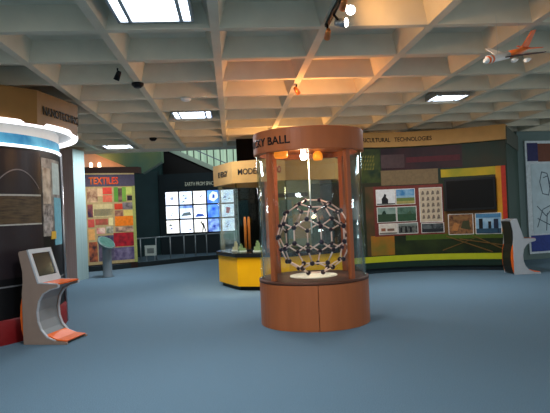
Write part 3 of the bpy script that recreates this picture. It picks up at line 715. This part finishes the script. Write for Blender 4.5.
tag(bpy.data.objects['wall_sign'], 'small pale lettering above the wall of screens', 'sign')
mb = MB()
pp = [(-6.6, 17.9), (-5.33, 18.45), (-4.39, 19.3), (-2.89, 20.7), (-1.5, 21.3), (0.9, 21.6), (0.9, YV), (-4.64, YV), (-6.9, 20.25)]
mb.prism([(x, y, 0) for x, y in pp], [(x, y, 0.16) for x, y in pp], mat('dark platform edge', (26, 36, 40), rough=0.8), mat('grey blue platform carpet', (62, 84, 96), rough=1.0, noise=0.1, scale=40))
struct(mb.build('floor_platform'))
GV = 'screens of the video wall'
colw = 0.525 * KS; x00 = -4.13 * KS; z00 = 2.60
styles = {}
rowname = ['top', 'middle', 'bottom']; colname = ['first', 'second', 'third', 'fourth', 'fifth']
M_W = mat('screen white', (196, 216, 245), emit=1.5, rgb2=(250, 252, 255), scale=5)
M_WY = mat('screen cream', (232, 232, 214), emit=1.3, rgb2=(250, 252, 255), scale=3)
M_B = mat('screen blue', (28, 70, 190), emit=1.3, rgb2=(110, 170, 240), scale=4)
M_B2 = mat('screen deep blue', (20, 44, 150), emit=1.2, rgb2=(150, 190, 240), scale=6)
M_LB = mat('screen pale blue', (180, 206, 240), emit=1.4, rgb2=(240, 246, 255), scale=4)
fill = [[M_W, M_LB, M_WY, M_B, M_LB], [M_W, M_LB, M_W, M_B, M_LB], [M_WY, M_W, M_WY, M_B2, M_LB]]
inkd = c_(30, 34, 44); inkb = mat('screen ink blue', (60, 96, 190), emit=0.6); inkg = mat('screen ink grey', (120, 140, 150), emit=0.4); inkr = mat('screen ink red', (190, 90, 110), emit=0.5)
for r_ in range(3):
    for c in range(5):
        xa = x00 + c * colw; zt = z00 - r_ * 0.535
        w, h = 0.49 * KS, 0.50 * KS
        zt_ = vz(zt); sx = xa + w / 2
        root = empty('screen', (sx, YV + 0.02, zt_ - h))
        tag(root, '%s screen from the left in the %s row of the video wall' % (colname[c], rowname[r_]), 'screen', GV)
        mb = MB(); mb.box((-w / 2 - .015, -0.06, -.015), (w / 2 + .015, -0.0, h + .015), mat('screen bezel', (16, 22, 44), rough=0.4)); mb.build('bezel', root)
        sf = lambda u, v, off: ((u - .5) * w, -0.06 - off, v * h)
        mb = MB(); patch(mb, sf, .02, .98, .02, .98, 0.004, fill[r_][c])
        rnd = random.Random(r_ * 7 + c)
        key = (r_, c)
        if key == (2, 2):   # a dark striding figure
            poly(mb, sf, [(.60, .02), (.66, .02), (.74, .38), (.84, .05), (.92, .05), (.80, .5), (.74, .68), (.60, .70), (.56, .60), (.66, .50), (.64, .35)], 0.008, inkd)
            poly(mb, sf, [(.50, .68), (.60, .66), (.60, .82), (.50, .82)], 0.009, inkd)
        elif key == (0, 3):
            poly(mb, sf, [(.15, .3), (.5, .15), (.85, .45), (.8, .8), (.45, .9), (.2, .65)], 0.007, M_LB); poly(mb, sf, [(.4, .4), (.6, .4), (.6, .65), (.45, .7)], 0.009, inkb)
        elif key == (1, 1):
            poly(mb, sf, R(0.02, .78, .98, .98), 0.007, M_B2); poly(mb, sf, [(.1, .2), (.9, .25), (.8, .5), (.3, .45)], 0.008, inkg)
        elif key == (1, 2):
            poly(mb, sf, [(.1, .1), (.85, .12), (.7, .3), (.3, .35)], 0.007, inkb); poly(mb, sf, [(.2, .75), (.8, .7), (.6, .8)], 0.008, inkg)
        elif key == (1, 4):
            poly(mb, sf, [(.35, .3), (.6, .3), (.7, .7), (.4, .75)], 0.007, inkr)
        elif c != 3:
            for t in range(3):
                u, v = rnd.uniform(.1, .6), rnd.uniform(.15, .7)
                poly(mb, sf, [(u, v), (u + rnd.uniform(.1, .3), v + .03), (u + .2, v + rnd.uniform(.08, .2))], 0.007 + .001 * t, [inkg, inkb, inkg][t])
        mb.build('display', root)

# railing in front
rl = empty('railing', (-3.7, 20.4, 0.16)); tag(rl, 'thin grey metal railing on the platform before the screens', 'railing')
M_RAIL = mat('grey rail', (120, 132, 138), rough=0.4, metal=0.4)
rp = [(-5.15, 18.95), (-4.25, 19.75), (-3.4, 20.6), (-2.62, 21.0), (-1.6, 21.5)]
for a, b in zip(rp[:-1], rp[1:]):
    mb = MB(); mb.tube((a[0] + 3.7, a[1] - 20.4, 0.80), (b[0] + 3.7, b[1] - 20.4, 0.80), 0.022, M_RAIL); mb.build('rail', rl)
for i in range(9):
    t = i / 8 * 4; k = min(3, int(t)); f_ = t - k
    x = rp[k][0] + (rp[k + 1][0] - rp[k][0]) * f_; y = rp[k][1] + (rp[k + 1][1] - rp[k][1]) * f_
    mb = MB(); mb.tube((x + 3.7, y - 20.4, 0), (x + 3.7, y - 20.4, 0.80), 0.020, M_RAIL); mb.build('post', rl)
sg = empty('notice_board', (-4.40, 19.55, 0.16)); tag(sg, 'small grey notice on two feet in front of the railing', 'notice')
mb = MB(); mb.box((-.20, -.02, .18), (.20, .0, .54), c_(150, 164, 160)); mb.build('board', sg)
mb = MB(); mb.box((-.12, -.025, .26), (.12, -.02, .44), c_(84, 96, 96)); mb.build('print', sg)
for x in (-.14, .14):
    mb = MB(); mb.box((x - .012, -.02, 0), (x + .012, 0, .18), M_RAIL); mb.build('leg', sg)

# ------------------------------------------------------------------ stair hall behind
mb = MB(); mb.box((-13, 27.0, 0), (9, 27.2, 7.5), mat('hall back wall', (30, 44, 46), rough=0.8)); struct(mb.build('wall_back'))
mb = MB(); mb.box((-13, 17.9, 7.4), (9, 27.2, 7.6), M_DARK); struct(mb.build('ceiling_hall'))
wn = MB(); wn.box((-5.6, 26.4, 3.3), (-0.2, 26.42, 6.8), mat('pale green window light', (130, 158, 140), emit=1.05, rgb2=(160, 184, 160), scale=2.5, stretch=(3, 1, 0.15)))
wo = wn.build('window_1'); struct(wo)
mb = MB()
for i in range(18): x = -5.6 + i * 0.31; mb.box((x, 26.32, 3.3), (x + 0.05, 26.4, 6.8), c_(120, 140, 124))
o = mb.build('window_frame', wo)
mb = MB()
def slope(y0, y1, pts, m): mb.prism([(x, y0, z) for x, z in pts], [(x, y1, z) for x, z in pts], m)
slope(23.4, 23.6, [(-4.75, 4.60), (-1.2, 2.87), (-1.2, 3.07), (-4.75, 4.80)], mat('pale stair string', (176, 196, 180), rough=0.6))
st = mb.build('staircase'); tag(st, 'sloping staircase with pale edge behind the video wall', 'staircase')
mb = MB(); slope(23.6, 25.4, [(-4.75, 4.60), (-1.2, 2.87), (-1.2, 0), (-4.75, 0)], M_BLACK); mb.build('stair_wall', st)
mb = MB()
slope(23.45, 23.5, [(-3.9, 4.72), (-1.2, 3.40), (-1.2, 3.45), (-3.9, 4.77)], M_RAIL); mb.build('handrail', st)
# upper dark mass left of the stair
mb = MB(); mb.box((-8.2, 23.0, 3.3), (-4.6, 23.3, 5.4), mat('dark teal upper wall', (34, 62, 64), rough=0.7, noise=0.15, scale=1)); struct(mb.build('wall_upper'))
# sloping green soffit and warm alcove above the textile panel
mb = MB()
mb.prism([(-6.9, 19.6, 4.30), (-4.6, 19.6, 3.22), (-3.9, 19.6, 3.6), (-3.9, 19.6, 4.9), (-6.9, 19.6, 4.9)], [(-6.9, 20.0, 4.30), (-4.6, 20.0, 3.22), (-3.9, 20.0, 3.6), (-3.9, 20.0, 4.9), (-6.9, 20.0, 4.9)], mat('green soffit paint', (98, 112, 74), rgb2=(52, 94, 88), scale=0.8, rough=0.7))
struct(mb.build('trim_1'))
mb = MB(); mb.box((-7.4, 20.05, 3.0), (-5.3, 20.15, 4.4), mat('warm alcove wall', (226, 184, 158), rough=0.7, noise=0.1, scale=3)); struct(mb.build('wall_alcove'))
mb = MB(); mb.prism([(-6.6, 18.3, 3.21), (-4.6, 19.1, 3.21), (-4.6, 19.5, 3.21), (-6.6, 18.7, 3.21)], [(-6.6, 18.3, 3.42), (-4.6, 19.1, 3.42), (-4.6, 19.5, 3.42), (-6.6, 18.7, 3.42)], mat('dark brown lintel', (56, 38, 34), rough=0.6)); struct(mb.build('trim_2'))
for k, x in enumerate((-6.42, -6.1, -5.85)):
    mb = MB(); mb.lathe([(0.02, 0.16), (0.05, 0.12), (0.055, 0.0), (0.03, -.02)], mat('alcove bulb', (255, 226, 196), emit=5.0), 14); o = mb.build('alcove_lamp')
    o.location = (x, 18.62 + 0.4 * (x + 6.42), 3.44); tag(o, ['leftmost', 'middle', 'rightmost'][k] + ' of the three small glowing lamps above the textile panel', 'lamp', 'lamps above the textile panel')

# other sides of the room
M_SIDE = mat('dim side wall', (80, 84, 84), rough=0.8, noise=0.05, scale=2)
mb = MB(); mb.prism([rm(-10.8, -5, 0), rm(-10.6, -5, 0), rm(-10.6, 29, 0), rm(-10.8, 29, 0)], [rm(-10.8, -5, ZC + .5), rm(-10.6, -5, ZC + .5), rm(-10.6, 29, ZC + .5), rm(-10.8, 29, ZC + .5)], M_SIDE); struct(mb.build('wall_left'))

# ------------------------------------------------------------------ model aeroplane
pl = empty('model_airplane', (2.63, 6.15, 3.285))
tag(pl, 'white and orange model airliner hanging from the ceiling at upper right', 'model airplane')
M_PW = mat('plane white', (250, 244, 238), rough=0.3); M_PO = mat('plane orange', (236, 92, 30), rough=0.3, rgb2=(244, 130, 60), scale=12); M_PG = mat('plane dark grey', (62, 58, 62), rough=0.4)
# built along x: nose at -x
Lh = 0.46
def hull(mb, sts, m, n=20):
    mb.ring([[(x, r * math.cos(2 * PI * i / n), z + r * math.sin(2 * PI * i / n)) for i in range(n)] for x, r, z in sts], m, True, True, True)
mb = MB(); hull(mb, [(-Lh, .004, -.008), (-Lh + .015, .018, -.006), (-Lh + .05, .034, -.002), (-Lh + .10, .044, 0), (.0, .044, 0)], M_PW); fz = mb.build('fuselage', pl)
mb = MB(); hull(mb, [(.0, .044, 0), (.22, .040, .004), (.34, .026, .014), (.44, .012, .022), (.47, .004, .024)], M_PO); mb.build('tail_cone', pl)
mb = MB(); hull(mb, [(-.40, .0375, -.001), (-.385, .041, -.001), (-.33, .0452, 0), (-.31, .0452, 0)], M_PO); mb.build('orange_nose_mark', pl)
mb = MB(); f1 = [(.25, .03), (.42, .03), (.56, .215), (.46, .215)]
mb.prism([(x, -.006, z) for x, z in f1], [(x, .006, z) for x, z in f1], M_PO); mb.build('tail_fin', pl, 0.002)
for s in (1, -1):
    mb = MB(); w = [(-.12, .03 * s, -.015), (.09, .03 * s, -.015), (.17, .36 * s, .03), (.11, .36 * s, .03)]
    mb.prism(w, [(x, y, z + .010) for x, y, z in w], M_PG if s < 0 else M_PW); wg = mb.build('wing', pl, 0.002)
    mb = MB(); w = [(.34, .012 * s, .02), (.44, .012 * s, .02), (.48, .16 * s, .03), (.44, .16 * s, .03)]
    mb.prism(w, [(x, y, z + .007) for x, y, z in w], M_PO); mb.build('tailplane', pl, 0.002)
    for (yy, xx) in ((.13, -.06), (.24, .01)):
        mb = MB(); hull(mb, [(xx - .05, .012, -.04), (xx - .045, .022, -.04), (xx + .0, .024, -.04), (xx + .06, .012, -.036)], M_PW); e_ = mb.build('engine', pl)
        for v in e_.data.vertices: v.co.y += yy * s
pl.rotation_euler = (math.radians(18), math.radians(-15), math.radians(34)); pl.scale = (0.97, 0.97, 0.97)
bpy.context.view_layer.update()
mi = pl.matrix_basis.inverted()
for x in (-.2, .25):
    a = Vector((x, 0, .04)); wpt = pl.matrix_basis @ a; top_ = Vector((wpt.x, wpt.y, ZC + 0.02))
    mb = MB(); mb.tube(a, mi @ top_, 0.0015, M_STEEL, 6); mb.build('hanging_wire', pl)

# ------------------------------------------------------------------ light
def lamp(kind, name, loc, energy, rgb, size=0.3, aim=None, spot=None, blend=0.5):
    ld = bpy.data.lights.new(name, kind); ld.energy = energy; ld.color = lin(rgb)[:3]
    if kind == 'AREA': ld.shape = 'SQUARE'; ld.size = size
    else: ld.shadow_soft_size = size
    if spot: ld.spot_size = math.radians(spot); ld.spot_blend = blend
    o = bpy.data.objects.new(name, ld); COL.objects.link(o); o.location = loc
    if aim is not None:
        o.rotation_euler = (Vector(aim) - Vector(loc)).to_track_quat('-Z', 'Y').to_euler()
    return o
for (i, j) in ((-1, -1), (-1, 4), (-3, 8), (3, 4), (-1, -6), (3, -6), (-5, -6)):  # last three belong to the added fixtures behind the camera
    a, b = cell(i, j); p_ = rm(a + PA / 2, b + PB / 2, ZC - 0.01)
    lamp('AREA', 'tube_light', p_, 95, (240, 246, 252), 0.8, (p_[0], p_[1], 0))
WARM = (255, 190, 120)
lamp('SPOT', 'case_spot', (CX - 0.05, CY - 0.08, 2.42), 60, (255, 236, 205), 0.04, (CX, CY - 0.05, 0.7), 34, 0.4)
lamp('POINT', 'case_glow', (CX - 0.08, CY - 0.1, 2.38), 12, (255, 215, 165), 0.06)
lamp('POINT', 'case_top_uplight', (CX + 0.1, CY + 0.2, 2.98), 45, WARM, 0.1)
lamp('POINT', 'yellow_case_uplight', (YX, YY, 3.0), 70, WARM, 0.15)
lamp('POINT', 'yellow_case_lamp', (YX - 0.2, YY - 0.9, 2.28), 22, (255, 225, 170), 0.1)
lamp('SPOT', 'yellow_front_spot', rm(-0.4, 9.3, ZC + 0.05), 260, (255, 225, 180), 0.08, (-0.9, 12.4, 0.4), 40, 0.6)
lamp('SPOT', 'track_spot', (0.85, 5.7, 3.5), 26, WARM, 0.05, (2.2, 5.6, 4.0), 150, 0.8)
lamp('SPOT', 'mural_spot', rm(2.6, 11.3, ZC - 0.05), 25, (255, 225, 180), 0.1, (3.7, 14.2, 1.3), 80, 0.8)
lamp('SPOT', 'textile_spot', (-5.2, 16.9, 3.5), 60, (255, 235, 205), 0.1, (-5.4, 18.6, 1.4), 90, 0.6)
lamp('SPOT', 'plane_spot', (0.86, 5.58, 3.54), 75, (255, 240, 225), 0.04, (2.60, 6.1, 3.28), 26, 0.5)
lamp('POINT', 'hall_fill', (-2.6, 19.3, 5.6), 130, (225, 240, 240), 0.4)  # added fill without a fixture, brightens the column side and platform
lamp('POINT', 'alcove_glow', (-6.0, 19.3, 3.65), 14, (255, 190, 130), 0.1)

w = bpy.data.worlds.new('world'); scene.world = w; w.use_nodes = True
bg = w.node_tree.nodes['Background']; bg.inputs['Color'].default_value = (0.74, 0.78, 0.78, 1); bg.inputs['Strength'].default_value = 1.12

vs_ = scene.view_settings
vs_.view_transform = 'Standard'; vs_.look = 'None'; vs_.gamma = 1.0; vs_.exposure = 0.12; vs_.use_curve_mapping = False
